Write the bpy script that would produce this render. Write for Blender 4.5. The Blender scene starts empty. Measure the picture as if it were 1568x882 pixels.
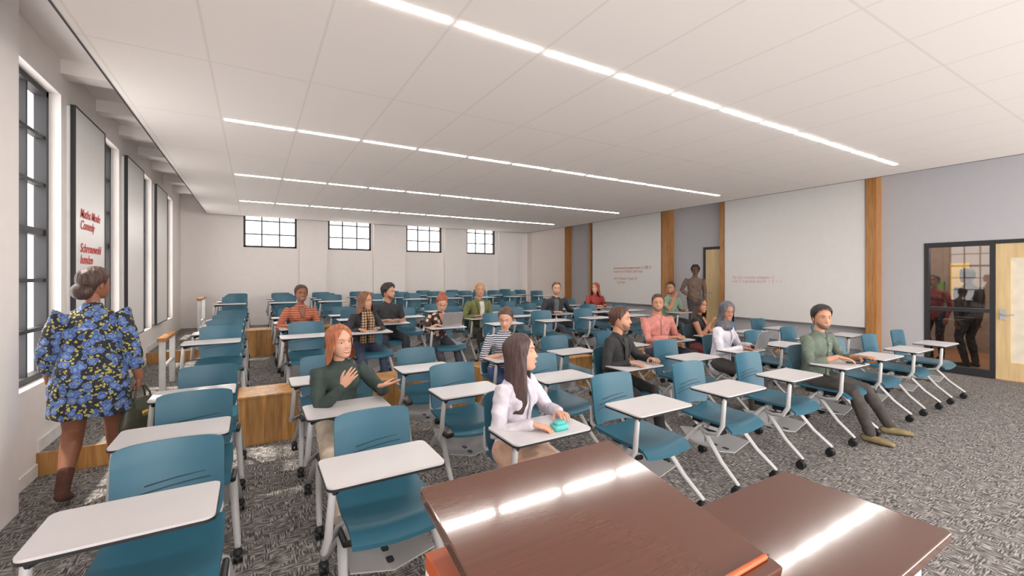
import bpy, math, random
import numpy as np
from mathutils import Vector, Matrix, noise
random.seed(7)
sc = bpy.context.scene
try:
    sc.view_settings.view_transform = 'Standard'
except Exception as e:
    print(e)

# ------------------------------------------------------------------ materials
def lin(c):
    o = []
    for v in c[:3]:
        v = v/255.0
        o.append(v/12.92 if v <= 0.04045 else ((v+0.055)/1.055)**2.4)
    return (o[0], o[1], o[2], 1.0)
MC = {}
def newmat(name):
    m = bpy.data.materials.new(name); m.use_nodes = True
    nt = m.node_tree
    b = nt.nodes['Principled BSDF']
    return m, nt, b
def coords(nt, scale=(1,1,1), rot=(0,0,0)):
    tc = nt.nodes.new('ShaderNodeTexCoord'); mp = nt.nodes.new('ShaderNodeMapping')
    mp.inputs['Scale'].default_value = scale; mp.inputs['Rotation'].default_value = rot
    nt.links.new(tc.outputs['Object'], mp.inputs['Vector']); return mp.outputs['Vector']
def noise_n(nt, vec, scale=5, detail=3, rough=.5):
    n = nt.nodes.new('ShaderNodeTexNoise'); n.inputs['Scale'].default_value = scale
    n.inputs['Detail'].default_value = detail; n.inputs['Roughness'].default_value = rough
    nt.links.new(vec, n.inputs['Vector']); return n.outputs['Fac']
def ramp(nt, fac, stops, interp='LINEAR'):
    r = nt.nodes.new('ShaderNodeValToRGB'); cr = r.color_ramp; cr.interpolation = interp
    while len(cr.elements) < len(stops): cr.elements.new(0.5)
    for e, (p, c) in zip(cr.elements, stops):
        e.position = p; e.color = c
    nt.links.new(fac, r.inputs['Fac']); return r.outputs['Color']
def mixc(nt, fac, a, b):
    m = nt.nodes.new('ShaderNodeMix'); m.data_type = 'RGBA'
    for s, i in ((fac, 0), (a, 6), (b, 7)):
        if hasattr(s, 'links') or hasattr(s, 'is_output'): nt.links.new(s, m.inputs[i])
        else: m.inputs[i].default_value = s
    return m.outputs[2]
def bump(nt, b, h, st=.2, dist=.01):
    n = nt.nodes.new('ShaderNodeBump'); n.inputs['Strength'].default_value = st; n.inputs['Distance'].default_value = dist
    nt.links.new(h, n.inputs['Height']); nt.links.new(n.outputs['Normal'], b.inputs['Normal'])
def M(name, col, rough=.6, metal=0, var=.06, nscale=8, bst=0, coat=0, scale=(1,1,1)):
    if name in MC: return MC[name]
    m, nt, b = newmat(name)
    c = lin(col); lo = tuple(x*(1-var) for x in c[:3])+(1,); hi = tuple(min(1, x*(1+var)) for x in c[:3])+(1,)
    v = coords(nt, scale); n = noise_n(nt, v, nscale)
    nt.links.new(ramp(nt, n, [(.35, lo), (.65, hi)]), b.inputs['Base Color'])
    b.inputs['Roughness'].default_value = rough; b.inputs['Metallic'].default_value = metal
    if coat: b.inputs['Coat Weight'].default_value = coat
    if bst: bump(nt, b, n, bst)
    MC[name] = m; return m
def fabric(name, col): return M(name, col, .85, 0, .14, 14, .35)
def skinm(name, col):
    if name in MC: return MC[name]
    m = M(name, tuple(int(v*.94) for v in col), .5, 0, .05, 12)
    b = m.node_tree.nodes['Principled BSDF']
    b.inputs['Subsurface Weight'].default_value = .06
    return m
def hairm(name, col): return M(name, col, .5, 0, .35, 9, .8, scale=(6, 6, 1.2))

def mat_carpet():
    m, nt, b = newmat('carpet_woven')
    v1 = coords(nt, (16, 120, 1)); v2 = coords(nt, (120, 16, 1)); v3 = coords(nt, (11, 11, 1))
    n1 = noise_n(nt, v1, 1, 2); n2 = noise_n(nt, v2, 1, 2); n3 = noise_n(nt, v3, 1, 2)
    d = lin((66, 63, 62)); l = lin((168, 162, 157))
    c1 = ramp(nt, n1, [(.44, d), (.63, l)]); c2 = ramp(nt, n2, [(.44, d), (.63, l)])
    k = ramp(nt, n3, [(.47, (0,0,0,1)), (.53, (1,1,1,1))])
    nt.links.new(mixc(nt, k, c1, c2), b.inputs['Base Color'])
    b.inputs['Roughness'].default_value = .95; bump(nt, b, n1, .3, .004); return m
def mat_wood(name, c1, c2, scale, rough=.4, coat=0, plank=None):
    m, nt, b = newmat(name)
    v = coords(nt, scale); n = noise_n(nt, v, 2.2, 5, .6)
    col = ramp(nt, n, [(.3, lin(c1)), (.7, lin(c2))])
    if plank:
        v2 = coords(nt, plank); w = nt.nodes.new('ShaderNodeTexVoronoi'); w.inputs['Scale'].default_value = 1
        nt.links.new(v2, w.inputs['Vector'])
        g = ramp(nt, w.outputs['Color'], [(.2, (.72,.72,.72,1)), (.8, (1.1,1.1,1.1,1))])
        mm = nt.nodes.new('ShaderNodeMix'); mm.data_type = 'RGBA'; mm.blend_type = 'MULTIPLY'; mm.inputs[0].default_value = 1
        nt.links.new(col, mm.inputs[6]); nt.links.new(g, mm.inputs[7]); col = mm.outputs[2]
    nt.links.new(col, b.inputs['Base Color'])
    b.inputs['Roughness'].default_value = rough; b.inputs['Coat Weight'].default_value = coat
    b.inputs['Coat Roughness'].default_value = .05
    return m
def mat_emit(name, col, st):
    m, nt, b = newmat(name)
    b.inputs['Base Color'].default_value = lin(col); b.inputs['Emission Color'].default_value = lin(col)
    b.inputs['Emission Strength'].default_value = st; return m
def mat_glass():
    m = bpy.data.materials.new('glass_pane'); m.use_nodes = True; nt = m.node_tree
    for n in list(nt.nodes): nt.nodes.remove(n)
    o = nt.nodes.new('ShaderNodeOutputMaterial'); mx = nt.nodes.new('ShaderNodeMixShader')
    t = nt.nodes.new('ShaderNodeBsdfTransparent'); g = nt.nodes.new('ShaderNodeBsdfGlossy')
    t.inputs['Color'].default_value = (.85, .85, .85, 1); g.inputs['Roughness'].default_value = .02
    mx.inputs[0].default_value = .04
    nt.links.new(t.outputs[0], mx.inputs[1]); nt.links.new(g.outputs[0], mx.inputs[2]); nt.links.new(mx.outputs[0], o.inputs[0])
    return m
def mat_ceiling(x0, px, y0, py):
    m, nt, b = newmat('ceiling_acoustic_panels')
    tc = nt.nodes.new('ShaderNodeTexCoord'); sp = nt.nodes.new('ShaderNodeSeparateXYZ')
    nt.links.new(tc.outputs['Object'], sp.inputs[0])
    def line(out, o, p, w):
        a = nt.nodes.new('ShaderNodeMath'); a.operation = 'SUBTRACT'; nt.links.new(out, a.inputs[0]); a.inputs[1].default_value = o
        d = nt.nodes.new('ShaderNodeMath'); d.operation = 'DIVIDE'; nt.links.new(a.outputs[0], d.inputs[0]); d.inputs[1].default_value = p
        f = nt.nodes.new('ShaderNodeMath'); f.operation = 'ROUND'; nt.links.new(d.outputs[0], f.inputs[0])
        s = nt.nodes.new('ShaderNodeMath'); s.operation = 'SUBTRACT'; nt.links.new(d.outputs[0], s.inputs[0]); nt.links.new(f.outputs[0], s.inputs[1])
        ab = nt.nodes.new('ShaderNodeMath'); ab.operation = 'ABSOLUTE'; nt.links.new(s.outputs[0], ab.inputs[0])
        lt = nt.nodes.new('ShaderNodeMath'); lt.operation = 'LESS_THAN'; nt.links.new(ab.outputs[0], lt.inputs[0]); lt.inputs[1].default_value = w/p
        return lt.outputs[0]
    a = line(sp.outputs[0], x0, px, .008); c = line(sp.outputs[1], y0, py, .008)
    mx = nt.nodes.new('ShaderNodeMath'); mx.operation = 'MAXIMUM'; nt.links.new(a, mx.inputs[0]); nt.links.new(c, mx.inputs[1])
    nt.links.new(mixc(nt, mx.outputs[0], lin((240, 233, 228)), lin((229, 222, 216))), b.inputs['Base Color'])
    b.inputs['Roughness'].default_value = .9; return m
def mat_floral():
    m, nt, b = newmat('dress_floral_print')
    v = coords(nt, (1, 1, 1))
    nz = nt.nodes.new('ShaderNodeTexNoise'); nz.inputs['Scale'].default_value = 34; nt.links.new(v, nz.inputs['Vector'])
    add = nt.nodes.new('ShaderNodeVectorMath'); add.operation = 'MULTIPLY_ADD'
    nt.links.new(nz.outputs['Color'], add.inputs[0]); add.inputs[1].default_value = (.03, .03, .03); nt.links.new(v, add.inputs[2])
    vo = nt.nodes.new('ShaderNodeTexVoronoi'); vo.inputs['Scale'].default_value = 19; nt.links.new(add.outputs[0], vo.inputs['Vector'])
    k = lin((30, 34, 46)); bl = lin((62, 88, 142)); bl2 = lin((104, 128, 178)); ye = lin((164, 156, 84))
    flower = ramp(nt, vo.outputs['Distance'], [(0, ye), (.10, k), (.14, bl2), (.30, bl), (.44, bl2), (.52, k)], 'CONSTANT')
    vo2 = nt.nodes.new('ShaderNodeTexVoronoi'); vo2.inputs['Scale'].default_value = 42; nt.links.new(add.outputs[0], vo2.inputs['Vector'])
    f2 = ramp(nt, vo2.outputs['Distance'], [(0, ye), (.36, k)], 'CONSTANT')
    sep = nt.nodes.new('ShaderNodeMath'); sep.operation = 'GREATER_THAN'; sep.inputs[1].default_value = .50
    nt.links.new(vo.outputs['Distance'], sep.inputs[0])
    nt.links.new(mixc(nt, sep.outputs[0], flower, f2), b.inputs['Base Color']); b.inputs['Roughness'].default_value = .8
    return m
def mat_print(name, base, spots, scale, thr=.34):
    m, nt, b = newmat(name); v = coords(nt)
    vo = nt.nodes.new('ShaderNodeTexVoronoi'); vo.inputs['Scale'].default_value = scale; nt.links.new(v, vo.inputs['Vector'])
    nt.links.new(ramp(nt, vo.outputs['Distance'], [(0, lin(spots[0])), (thr*.6, lin(spots[1])), (thr, lin(base))], 'CONSTANT'), b.inputs['Base Color'])
    b.inputs['Roughness'].default_value = .85; return m
def mat_wave(name, c1, c2, scale, direction='Z', thr=.5):
    m, nt, b = newmat(name); v = coords(nt)
    w = nt.nodes.new('ShaderNodeTexWave'); w.bands_direction = direction; w.inputs['Scale'].default_value = scale; w.inputs['Distortion'].default_value = .6
    nt.links.new(v, w.inputs['Vector'])
    nt.links.new(ramp(nt, w.outputs['Color'], [(0, lin(c1)), (thr, lin(c2))], 'CONSTANT'), b.inputs['Base Color'])
    b.inputs['Roughness'].default_value = .85; return m
def mat_plaid(name):
    m, nt, b = newmat(name); v = coords(nt)
    outs = []
    for d in 'XZ':
        w = nt.nodes.new('ShaderNodeTexWave'); w.bands_direction = d; w.inputs['Scale'].default_value = 9
        nt.links.new(v, w.inputs['Vector']); outs.append(ramp(nt, w.outputs['Color'], [(0, lin((44,34,32))), (.55, lin((188,150,112)))], 'CONSTANT'))
    nt.links.new(mixc(nt, .5, outs[0], outs[1]), b.inputs['Base Color']); b.inputs['Roughness'].default_value = .9; return m

# ------------------------------------------------------------------ mesh builder
def frames(pts, ref):
    P = [Vector(p) for p in pts]; out = []
    for i in range(len(P)):
        t = (P[min(i+1, len(P)-1)] - P[max(i-1, 0)])
        t = t.normalized() if t.length > 1e-9 else Vector((0,0,1))
        r = Vector(ref)
        s = r - t*r.dot(t)
        if s.length < 1e-4:
            r = Vector((0,1,0)) if abs(t.y) < .9 else Vector((1,0,0)); s = r - t*r.dot(t)
        s.normalize(); out.append((t, s, t.cross(s)))
    return P, out
class MB:
    def __init__(s): s.v = []; s.f = []; s.m = []
    def add(s, vs, fs, mat=0, X=None, flip=False):
        n = len(s.v)
        if X is not None: vs = [X @ Vector(v) for v in vs]
        s.v += [tuple(v) for v in vs]
        for f in fs:
            g = tuple(i+n for i in f); s.f.append(g[::-1] if flip else g); s.m.append(mat)
    def box(s, x0, x1, y0, y1, z0, z1, mat=0, X=None):
        vs = [(x0,y0,z0),(x1,y0,z0),(x1,y1,z0),(x0,y1,z0),(x0,y0,z1),(x1,y0,z1),(x1,y1,z1),(x0,y1,z1)]
        s.add(vs, [(3,2,1,0),(4,5,6,7),(0,1,5,4),(1,2,6,5),(2,3,7,6),(3,0,4,7)], mat, X)
    def tube(s, pts, rad, mat=0, n=12, ref=(1,0,0), rnd=True, X=None):
        rad = [(r, r) if not isinstance(r, (tuple, list)) else r for r in rad]
        P, F = frames(pts, ref)
        if rnd:
            a, b = rad[0]; r = min(a, b); t = F[0][0]
            P2 = [P[0]-t*r*.75, P[0]-t*r*.5]; R2 = [(a*.45, b*.45), (a*.82, b*.82)]; F2 = [F[0], F[0]]
            P2 += P; R2 += rad; F2 += F
            a, b = rad[-1]; r = min(a, b); t = F[-1][0]
            P2 += [P[-1]+t*r*.5, P[-1]+t*r*.75]; R2 += [(a*.82, b*.82), (a*.45, b*.45)]; F2 += [F[-1], F[-1]]
            P, rad, F = P2, R2, F2
        vs = []
        for p, (a, b), (t, sd, nn) in zip(P, rad, F):
            for k in range(n):
                th = 2*math.pi*k/n; vs.append(p + sd*(a*math.cos(th)) + nn*(b*math.sin(th)))
        fs = []
        for i in range(len(P)-1):
            for k in range(n):
                k2 = (k+1) % n; fs.append((i*n+k, i*n+k2, (i+1)*n+k2, (i+1)*n+k))
        fs.append(tuple(range(n))[::-1]); fs.append(tuple((len(P)-1)*n+k for k in range(n)))
        s.add(vs, fs, mat, X)
    def ell(s, c, r, mat=0, n=14, m=9, X=None):
        vs = []; c = Vector(c)
        for i in range(m+1):
            ph = math.pi*(i/m); z = math.cos(ph); q = max(math.sin(ph), .02)
            for k in range(n):
                th = 2*math.pi*k/n; vs.append((c.x+r[0]*q*math.cos(th), c.y+r[1]*q*math.sin(th), c.z+r[2]*z))
        fs = [(i*n+k, (i+1)*n+k, (i+1)*n+(k+1) % n, i*n+(k+1) % n) for i in range(m) for k in range(n)]
        fs.append(tuple(range(n))); fs.append(tuple(m*n+k for k in range(n))[::-1]); s.add(vs, fs, mat, X)
    def slab(s, cx, cy, w, d, z0, z1, r, mat=0, X=None, seg=5):
        o = []
        for (sx, sy, a0) in ((1,1,0),(-1,1,90),(-1,-1,180),(1,-1,270)):
            for k in range(seg+1):
                a = math.radians(a0+90*k/seg); o.append((cx+sx*(w/2-r)+r*math.cos(a), cy+sy*(d/2-r)+r*math.sin(a)))
        n = len(o); vs = [(x,y,z0) for x,y in o]+[(x,y,z1) for x,y in o]
        fs = [(k,(k+1) % n,n+(k+1) % n,n+k) for k in range(n)]+[tuple(range(n))[::-1], tuple(range(n,2*n))]
        s.add(vs, fs, mat, X)
    def grid(s, fn, nu, nv, th, mat=0):
        top = []; bot = []
        for j in range(nv+1):
            for i in range(nu+1):
                p, nn = fn(i/nu, j/nv); p = Vector(p); nn = Vector(nn); top.append(p+nn*th/2); bot.append(p-nn*th/2)
        N = len(top); w = nu+1; fs = []
        for j in range(nv):
            for i in range(nu):
                a = j*w+i; fs.append((a,a+1,a+w+1,a+w)); fs.append((N+a+w,N+a+w+1,N+a+1,N+a))
        for i in range(nu):
            fs.append((i, N+i, N+i+1, i+1)); a = nv*w+i; fs.append((a, a+1, N+a+1, N+a))
        for j in range(nv):
            a = j*w; fs.append((a, a+w, N+a+w, N+a)); a = j*w+nu; fs.append((a, N+a, N+a+w, a+w))
        s.add(top+bot, fs, mat)
    def mesh(s, name, mats, smooth=False):
        me = bpy.data.meshes.new(name); me.from_pydata(s.v, [], s.f)
        for m in mats: me.materials.append(m)
        me.polygons.foreach_set('material_index', s.m)
        if smooth: me.polygons.foreach_set('use_smooth', [True]*len(s.f))
        me.update(); return me
    def obj(s, name, mats, smooth=False, parent=None, bevel=0):
        me = s.mesh(name, mats, smooth); o = bpy.data.objects.new(name, me); sc.collection.objects.link(o)
        if parent: o.parent = parent
        if bevel:
            b = o.modifiers.new('bevel', 'BEVEL'); b.width = bevel; b.segments = 2; b.limit_method = 'ANGLE'
        return o
def remesh(mb, vox, it=4, wr=0):
    me = bpy.data.meshes.new('tmp'); me.from_pydata(mb.v, [], mb.f); o = bpy.data.objects.new('tmp', me); sc.collection.objects.link(o)
    r = o.modifiers.new('r', 'REMESH'); r.mode = 'VOXEL'; r.voxel_size = vox
    if it:
        q = o.modifiers.new('s', 'SMOOTH'); q.factor = .5; q.iterations = it
    dg = bpy.context.evaluated_depsgraph_get(); e = o.evaluated_get(dg); m2 = e.to_mesh()
    vs = [v.co.copy() for v in m2.vertices]; fs = [tuple(p.vertices) for p in m2.polygons]
    if wr:
        for i, v in enumerate(vs):
            nv = m2.vertices[i].normal
            k = noise.noise(Vector((v.x*11, v.y*11, v.z*7)))+.6*noise.noise(Vector((v.x*24+3, v.y*24, v.z*18)))
            r2 = 1-abs(noise.noise(Vector((v.x*9+5, v.y*9, v.z*16))))*2.2
            vs[i] = v+nv*(wr*(k+.45*max(0, r2)))
    e.to_mesh_clear(); bpy.data.objects.remove(o); bpy.data.meshes.remove(me); return vs, fs

# ------------------------------------------------------------------ palette
WALL = M('wall_paint_warm_white', (236, 229, 225), .9, 0, .01)
WALLG = M('wall_paint_grey', (188, 187, 191), .9, 0, .01)
UPC = M('upper_ceiling_paint', (236, 229, 225), .9, 0, .01)
BLK = M('dark_bronze_frame', (38, 38, 42), .5, 0, .02)
CARPET = mat_carpet()
OAK = mat_wood('oak_veneer', (170, 116, 58), (214, 162, 98), (14, 14, 1.2), .35, .2, (9, 9, .4))
OAKH = mat_wood('oak_post', (158, 104, 52), (192, 138, 80), (14, 14, 1.2), .4)
MAPLE = mat_wood('maple_door', (206, 176, 128), (224, 198, 150), (10, 10, .8), .4)
WALNUT = mat_wood('walnut_laminate', (84, 44, 28), (93, 50, 32), (1.5, 60, 60), .12, 1.0)
WHITEB = M('whiteboard_surface', (230, 227, 224), .35, 0, .01)
TABTOP = M('white_laminate', (200, 196, 197), .35, 0, .01)
TEAL = M('teal_plastic', (46, 95, 114), .38, 0, .03)
TEALD = M('teal_slot', (20, 54, 68), .6)
GREYF = M('grey_frame', (180, 178, 178), .4, .1, .02)
BLACK = M('black_plastic', (26, 26, 28), .45)
RED = M('red_marker', (205, 62, 58), .6)
REDL = M('red_marker_faint', (220, 160, 154), .6)
WHITEP = M('white_paint', (232, 230, 226), .5)
ORANGE = M('orange_laminate', (190, 90, 44), .4)
GLASS = mat_glass()
LIGHT = mat_emit('led_diffuser', (255, 250, 244), 48)

# ------------------------------------------------------------------ camera
cam = bpy.data.cameras.new('camera'); co = bpy.data.objects.new('camera', cam); sc.collection.objects.link(co)
EYE = 1.6
co.location = (0, 0, EYE); co.rotation_euler = (math.radians(90), 0, math.radians(-30.7))
cam.sensor_width = 36; cam.lens = 36*666.6/1568; cam.shift_y = -17/1568; cam.clip_start = .05
sc.camera = co

# ------------------------------------------------------------------ room
XL, XR, YB, YF = -1.5, 10.0, 13.0, -2.4
T1, T2 = .18, .36; Y1, Y2 = 4.95, 9.1
def simple(name, boxes, mats, bevel=0, parent=None):
    mb = MB()
    for b in boxes: mb.box(*b[:6], mat=(b[6] if len(b) > 6 else 0))
    return mb.obj(name, mats, parent=parent, bevel=bevel)
simple('floor', [(XL-.4, XR, YF, Y1, -.1, 0)], [CARPET])
simple('floor_tier_middle', [(XL-.4, XR, Y1+.02, Y2, -.1, T1)], [CARPET])
simple('floor_tier_back', [(XL-.4, XR, Y2+.02, YB+.3, -.1, T2)], [CARPET])
simple('trim_1', [(XL, XR, Y1, Y1+.02, 0, T1+.002)], [OAK])
simple('trim_2', [(XL, XR, Y2, Y2+.02, T1, T2+.002)], [OAK])
WINL = [(4.3, 5.48), (6.68, 7.46), (8.7, 9.55), (10.85, 11.8)]
WZ0, WZ1, TOP = .73, 3.25, 3.57
bx = []; y = YF
for a, b in WINL:
    bx.append((XL-.3, XL, y, a, 0, TOP)); bx.append((XL-.3, XL, a, b, 0, WZ0)); bx.append((XL-.3, XL, a, b, WZ1, TOP)); y = b
bx.append((XL-.3, XL, y, YB+.3, 0, TOP))
simple('wall_left', bx, [WALL])
simple('wall_left_pier', [(XL, -1.37, YF, 4.25, 0, TOP)], [WALL])
def window(name, axis, pos, a0, a1, z0, z1, nc, nr, sash=True):
    mb = MB(); t = .05; d = .04
    def bb(p0, p1, q0, q1, dd=d):
        if axis == 'x': mb.box(pos-dd, pos+dd, p0, p1, q0, q1)
        else: mb.box(p0, p1, pos-dd, pos+dd, q0, q1)
    bb(a0, a0+t, z0, z1); bb(a1-t, a1, z0, z1); bb(a0, a1, z0, z0+t); bb(a0, a1, z1-t, z1)
    for i in range(1, nc):
        c = a0+(a1-a0)*i/nc; bb(c-.015, c+.015, z0, z1, .025)
    for i in range(1, nr):
        c = z0+(z1-z0)*i/nr; w = .03 if (sash and i == nr//2) else .015; bb(a0, a1, c-w, c+w, .028)
    o = mb.obj(name, [BLK, GLASS]); return o
for i, (a, b) in enumerate(WINL):
    window('window_%d' % (i+1), 'x', XL-.12, a, b, WZ0, WZ1, 3, 6)
# back wall
WB = [(-.22, 1.0), (1.78, 2.95), (3.99, 5.13), (6.0, 7.05)]; BZ0, BZ1 = 2.36, 3.4
bx = []; x = XL-.3
for a, b in WB:
    bx.append((x, a, YB, YB+.3, 0, TOP)); bx.append((a, b, YB, YB+.3, 0, BZ0)); bx.append((a, b, YB, YB+.3, BZ1, TOP)); x = b
bx.append((x, XR+.3, YB, YB+.3, 0, TOP))
simple('wall_back', bx, [WALL])
for i, (a, b) in enumerate(((1.06, 1.74), (3.0, 3.93), (5.2, 5.95), (7.15, 7.9))):
    simple('wall_back_pier_%d' % (i+1), [(a, b, YB-.1, YB, T2, TOP)], [WALL])
simple('wall_back_chase', [(8.35, XR, YB-.3, YB, T2, TOP)], [M('chase_sun_tint', (232, 220, 212), .9, 0, .01)])  # warmth of the sun from the left is put into the chase colour
for i, (a, b) in enumerate(WB):
    window('window_%d' % (i+5), 'y', YB+.08, a, b, BZ0, BZ1, 3, 3, False)
# right wall (openings: glazed sidelight + door near the front)
simple('wall_right', [(XR, XR+.15, YF, 1.05, 0, TOP), (XR, XR+.15, 1.05, 2.84, 2.18, TOP), (XR, XR+.15, 2.84, YB+.3, 0, TOP)], [WALLG])
simple('baseboard_right', [(XR-.015, XR, YF, 1.05, 0, .1), (XR-.015, XR, 2.84, Y1, 0, .1)], [M('baseboard_rubber', (88, 86, 90), .6)])
simple('baseboard_left', [(XL, XL+.012, 4.25, Y1, 0, .1), (XL, XL+.012, Y1+.02, Y2, T1, T1+.1), (XL, XL+.012, Y2+.02, YB, T2, T2+.1)], [WHITEP])
simple('ceiling_upper', [(XL-.3, XR+.3, YF, YB+.3, TOP, TOP+.1)], [UPC])
simple('ceiling_beams', [(XL, -.98, yy-.10, yy+.10, 3.44, TOP) for yy in (5.56, 6.6, 7.54, 8.62, 9.6, 10.75, 11.9)], [UPC])
H = 1.5; CZ = EYE+H
CX0, CX1, CY1 = -.63*H, 5.37*H, 8.36*H
cl = MB(); cl.box(CX0, CX1, YF, CY1, CZ, CZ+.12, 0)
cl.box(CX0-.012, CX0, YF, CY1+.012, CZ-.004, CZ+.13, 1); cl.box(CX1, CX1+.012, YF, CY1+.012, CZ-.004, CZ+.13, 1); cl.box(CX0, CX1, CY1, CY1+.012, CZ-.004, CZ+.13, 1)
PX = 5.11*H/12
cl.obj('ceiling', [mat_ceiling(-.175*H, PX, 1.59*H, .862*H), BLK])
for k in range(4):
    yy = (1.59+1.715*k)*H; mb = MB()
    for i in range(12):
        x0 = -.172*H+PX*i+.028; mb.box(x0, x0+PX-.056, yy-.022, yy+.022, CZ-.004, CZ+.01)
    mb.obj('ceiling_light_strip', [LIGHT])

# right wall joinery
post = []
for a, b in ((12.58, 12.78), (11.28, 11.36), (8.07, 8.3), (6.44, 6.54), (3.44, 3.60)): post.append((XR-.22, XR, a, b, T1 if a > Y1 else 0, 3.5))
for i, p in enumerate(post): simple('trim_%d' % (i+3), [p], [OAKH])
def text(body, loc, rot, size, parent, mat=RED, off=0):
    c = bpy.data.curves.new('writing', 'FONT'); c.body = body; c.size = size; c.shear = .3; c.space_line = .9; c.extrude = .0008; c.offset = off
    o = bpy.data.objects.new('writing', c); sc.collection.objects.link(o); o.location = loc; o.rotation_euler = rot; o.data.materials.append(mat)
    o.parent = parent; return o
def board(name, x0, x1, y0, y1, z0, z1, side):
    mb = MB(); mb.box(x0, x1, y0, y1, z0, z1, 0); e = .012
    xf = x1 if side > 0 else x0; q = (xf-.03, xf+.006) if side > 0 else (xf-.006, xf+.03)
    for a in ((y0-e, y0, z0-e, z1+e), (y1, y1+e, z0-e, z1+e), (y0, y1, z0-e, z0), (y0, y1, z1, z1+e)):
        mb.box(q[0], q[1], a[0], a[1], a[2], a[3], 1)
    return mb.obj(name, [WHITEB, BLK if side > 0 else M('alu_trim', (170, 168, 166), .4, .5)])
b1 = board('whiteboard', XL+.001, XL+.06, 5.61, 6.55, .78, 3.2, 1)
b2 = board('whiteboard', XL+.001, XL+.06, 7.58, 8.57, .78, 3.2, 1)
b3 = board('whiteboard', XL+.001, XL+.06, 9.62, 10.67, .78, 3.2, 1)
R_L = (math.radians(90), 0, math.radians(90)); R_R = (math.radians(90), 0, math.radians(-90))
text('Maths Mode\nComedy\n\nSchrenewohl\nbonden\n\n3 - 2:30', (XL+.063, 5.74, 2.18), R_L, .125, b1, RED, .001)
b4 = board('whiteboard', XR-.2, XR-.14, 3.62, 6.42, .66, 3.5, -1)
b5 = board('whiteboard', XR-.2, XR-.14, 8.34, 11.2, .8, 3.5, -1)
text('To do: review chapter 2,\nand 3 + group work + 5 + 1', (XR-.207, 6.25, 1.56), R_R, .10, b4, REDL, -.0014)
text('homework assignment 1-7/8: 2\nnotes on Friday 2nd Sep\n\nall in Room 2 part II\n   = group', (XR-.207, 10.2, 1.84), R_R, .12, b5, M('red_marker_mid', (212, 128, 120), .6), -.0008)
# rear wooden door
d = MB(); d.box(XR-.05, XR-.001, 6.56, 7.12, T1, 2.36, 1); d.box(XR-.06, XR-.045, 6.56, 7.04, T1+.01, 2.29, 0); d.tube([(XR-.1, 6.95, 1.2), (XR-.1, 6.83, 1.2)], [.01, .01], 2, 8)
d.obj('door_1', [MAPLE, BLK, GREYF])
# glazed sidelight
g = MB(); X0, X1 = XR-.01, XR+.08
for a in ((2.78, 2.84, 0, 2.18), (2.0, 2.06, 0, 2.18), (2.06, 2.78, 2.10, 2.18), (2.06, 2.78, 0, .12), (2.06, 2.78, 1.03, 1.09)):
    g.box(X0, X1, a[0], a[1], a[2], a[3], 0)
g.box(XR+.03, XR+.036, 2.06, 2.78, .12, 1.03, 1); g.box(XR+.03, XR+.036, 2.06, 2.78, 1.09, 2.10, 1)
g.obj('window_9', [BLK, GLASS])
g = MB(); g.box(X0, X1, 1.05, 1.1, 0, 2.18, 2); g.box(X0, X1, 1.1, 1.998, 2.12, 2.18, 2)
g.box(X0+.02, X0+.065, 1.1, 1.24, .01, 2.12, 0); g.box(X0+.02, X0+.065, 1.84, 1.998, .01, 2.12, 0); g.box(X0+.02, X0+.065, 1.24, 1.84, .01, .28, 0); g.box(X0+.02, X0+.065, 1.24, 1.84, 1.9, 2.12, 0)
g.box(XR+.03, XR+.036, 1.24, 1.84, .28, 1.9, 1)
g.tube([(X0-.04, 1.92, 1.02), (X0-.04, 1.8, 1.02)], [.011, .011], 3, 10); g.tube([(X0+.02, 1.92, 1.02), (X0-.04, 1.92, 1.02)], [.012, .012], 3, 10); g.box(X0+.008, X0+.02, 1.885, 1.955, .93, 1.1, 3)
g.obj('door_2', [MAPLE, M('frosted_glass', (226, 216, 196), .35), BLK, GREYF])
# corridor behind
HALLW = M('corridor_paint', (150, 134, 126), .9); HF = mat_wood('corridor_floor_wood', (140, 98, 68), (168, 122, 88), (2, 20, 2), .3)
simple('floor_corridor', [(XR+.15, 13.2, -1, 6, -.1, 0)], [HF])
simple('wall_corridor', [(13.2, 13.3, -1, 6, 0, 2.3), (13.2, 13.3, -1, 6, 2.9, 3.2), (XR+.15, 13.2, 6, 6.1, 0, 3.2), (XR+.15, 13.2, -1.1, -1, 0, 3.2)], [HALLW])
simple('ceiling_corridor', [(XR+.15, 13.3, -1, 6, 3.2, 3.3)], [HALLW])
simple('corridor_added_fill', [(11.5, 11.8, .8, 4.6, 3.17, 3.2)], [mat_emit('corridor_fill_glow', (255, 236, 210), 22)])  # glowing panel added overhead to brighten the corridor and its figures
simple('corridor_notice_panel', [(13.12, 13.199, 3.0, 3.3, 1.1, 1.9, 0), (13.12, 13.199, 3.4, 3.8, .7, 1.5, 1)], [M('yellow_panel', (214, 176, 60), .5), M('green_panel', (96, 140, 70), .5)])

# wooden end blocks on the tier edges
def wblock(x, y, z0, h):
    mb = MB(); mb.box(x, x+.5, y, y+.42, z0, z0+h-.025, 0); mb.box(x-.008, x+.508, y-.01, y+.43, z0+h-.025, z0+h, 0)
    return mb.obj('oak_block', [OAK], bevel=.004)
for k in range(6): wblock(-.12+1.27*k, 4.80, 0, .47)
for k in range(6): wblock(-.12+1.27*k, 9.0, T1, .47)
def rail(x, y0, y1, z0, h):
    mb = MB()
    for yy in (y0, y1): mb.box(x-.03, x+.03, yy-.03, yy+.03, z0, z0+h-.04, 0)
    mb.box(x-.045, x+.045, y0-.06, y1+.06, z0+h-.04, z0+h, 1); mb.box(x-.02, x+.02, y0, y1, z0+.3, z0+.33, 0)
    return mb.obj('guard_rail', [WHITEP, OAKH], bevel=.003)
rail(-.95, 6.7, 7.46, T1, .68); rail(-.95, 10.9, 11.8, T2, .8)

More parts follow.
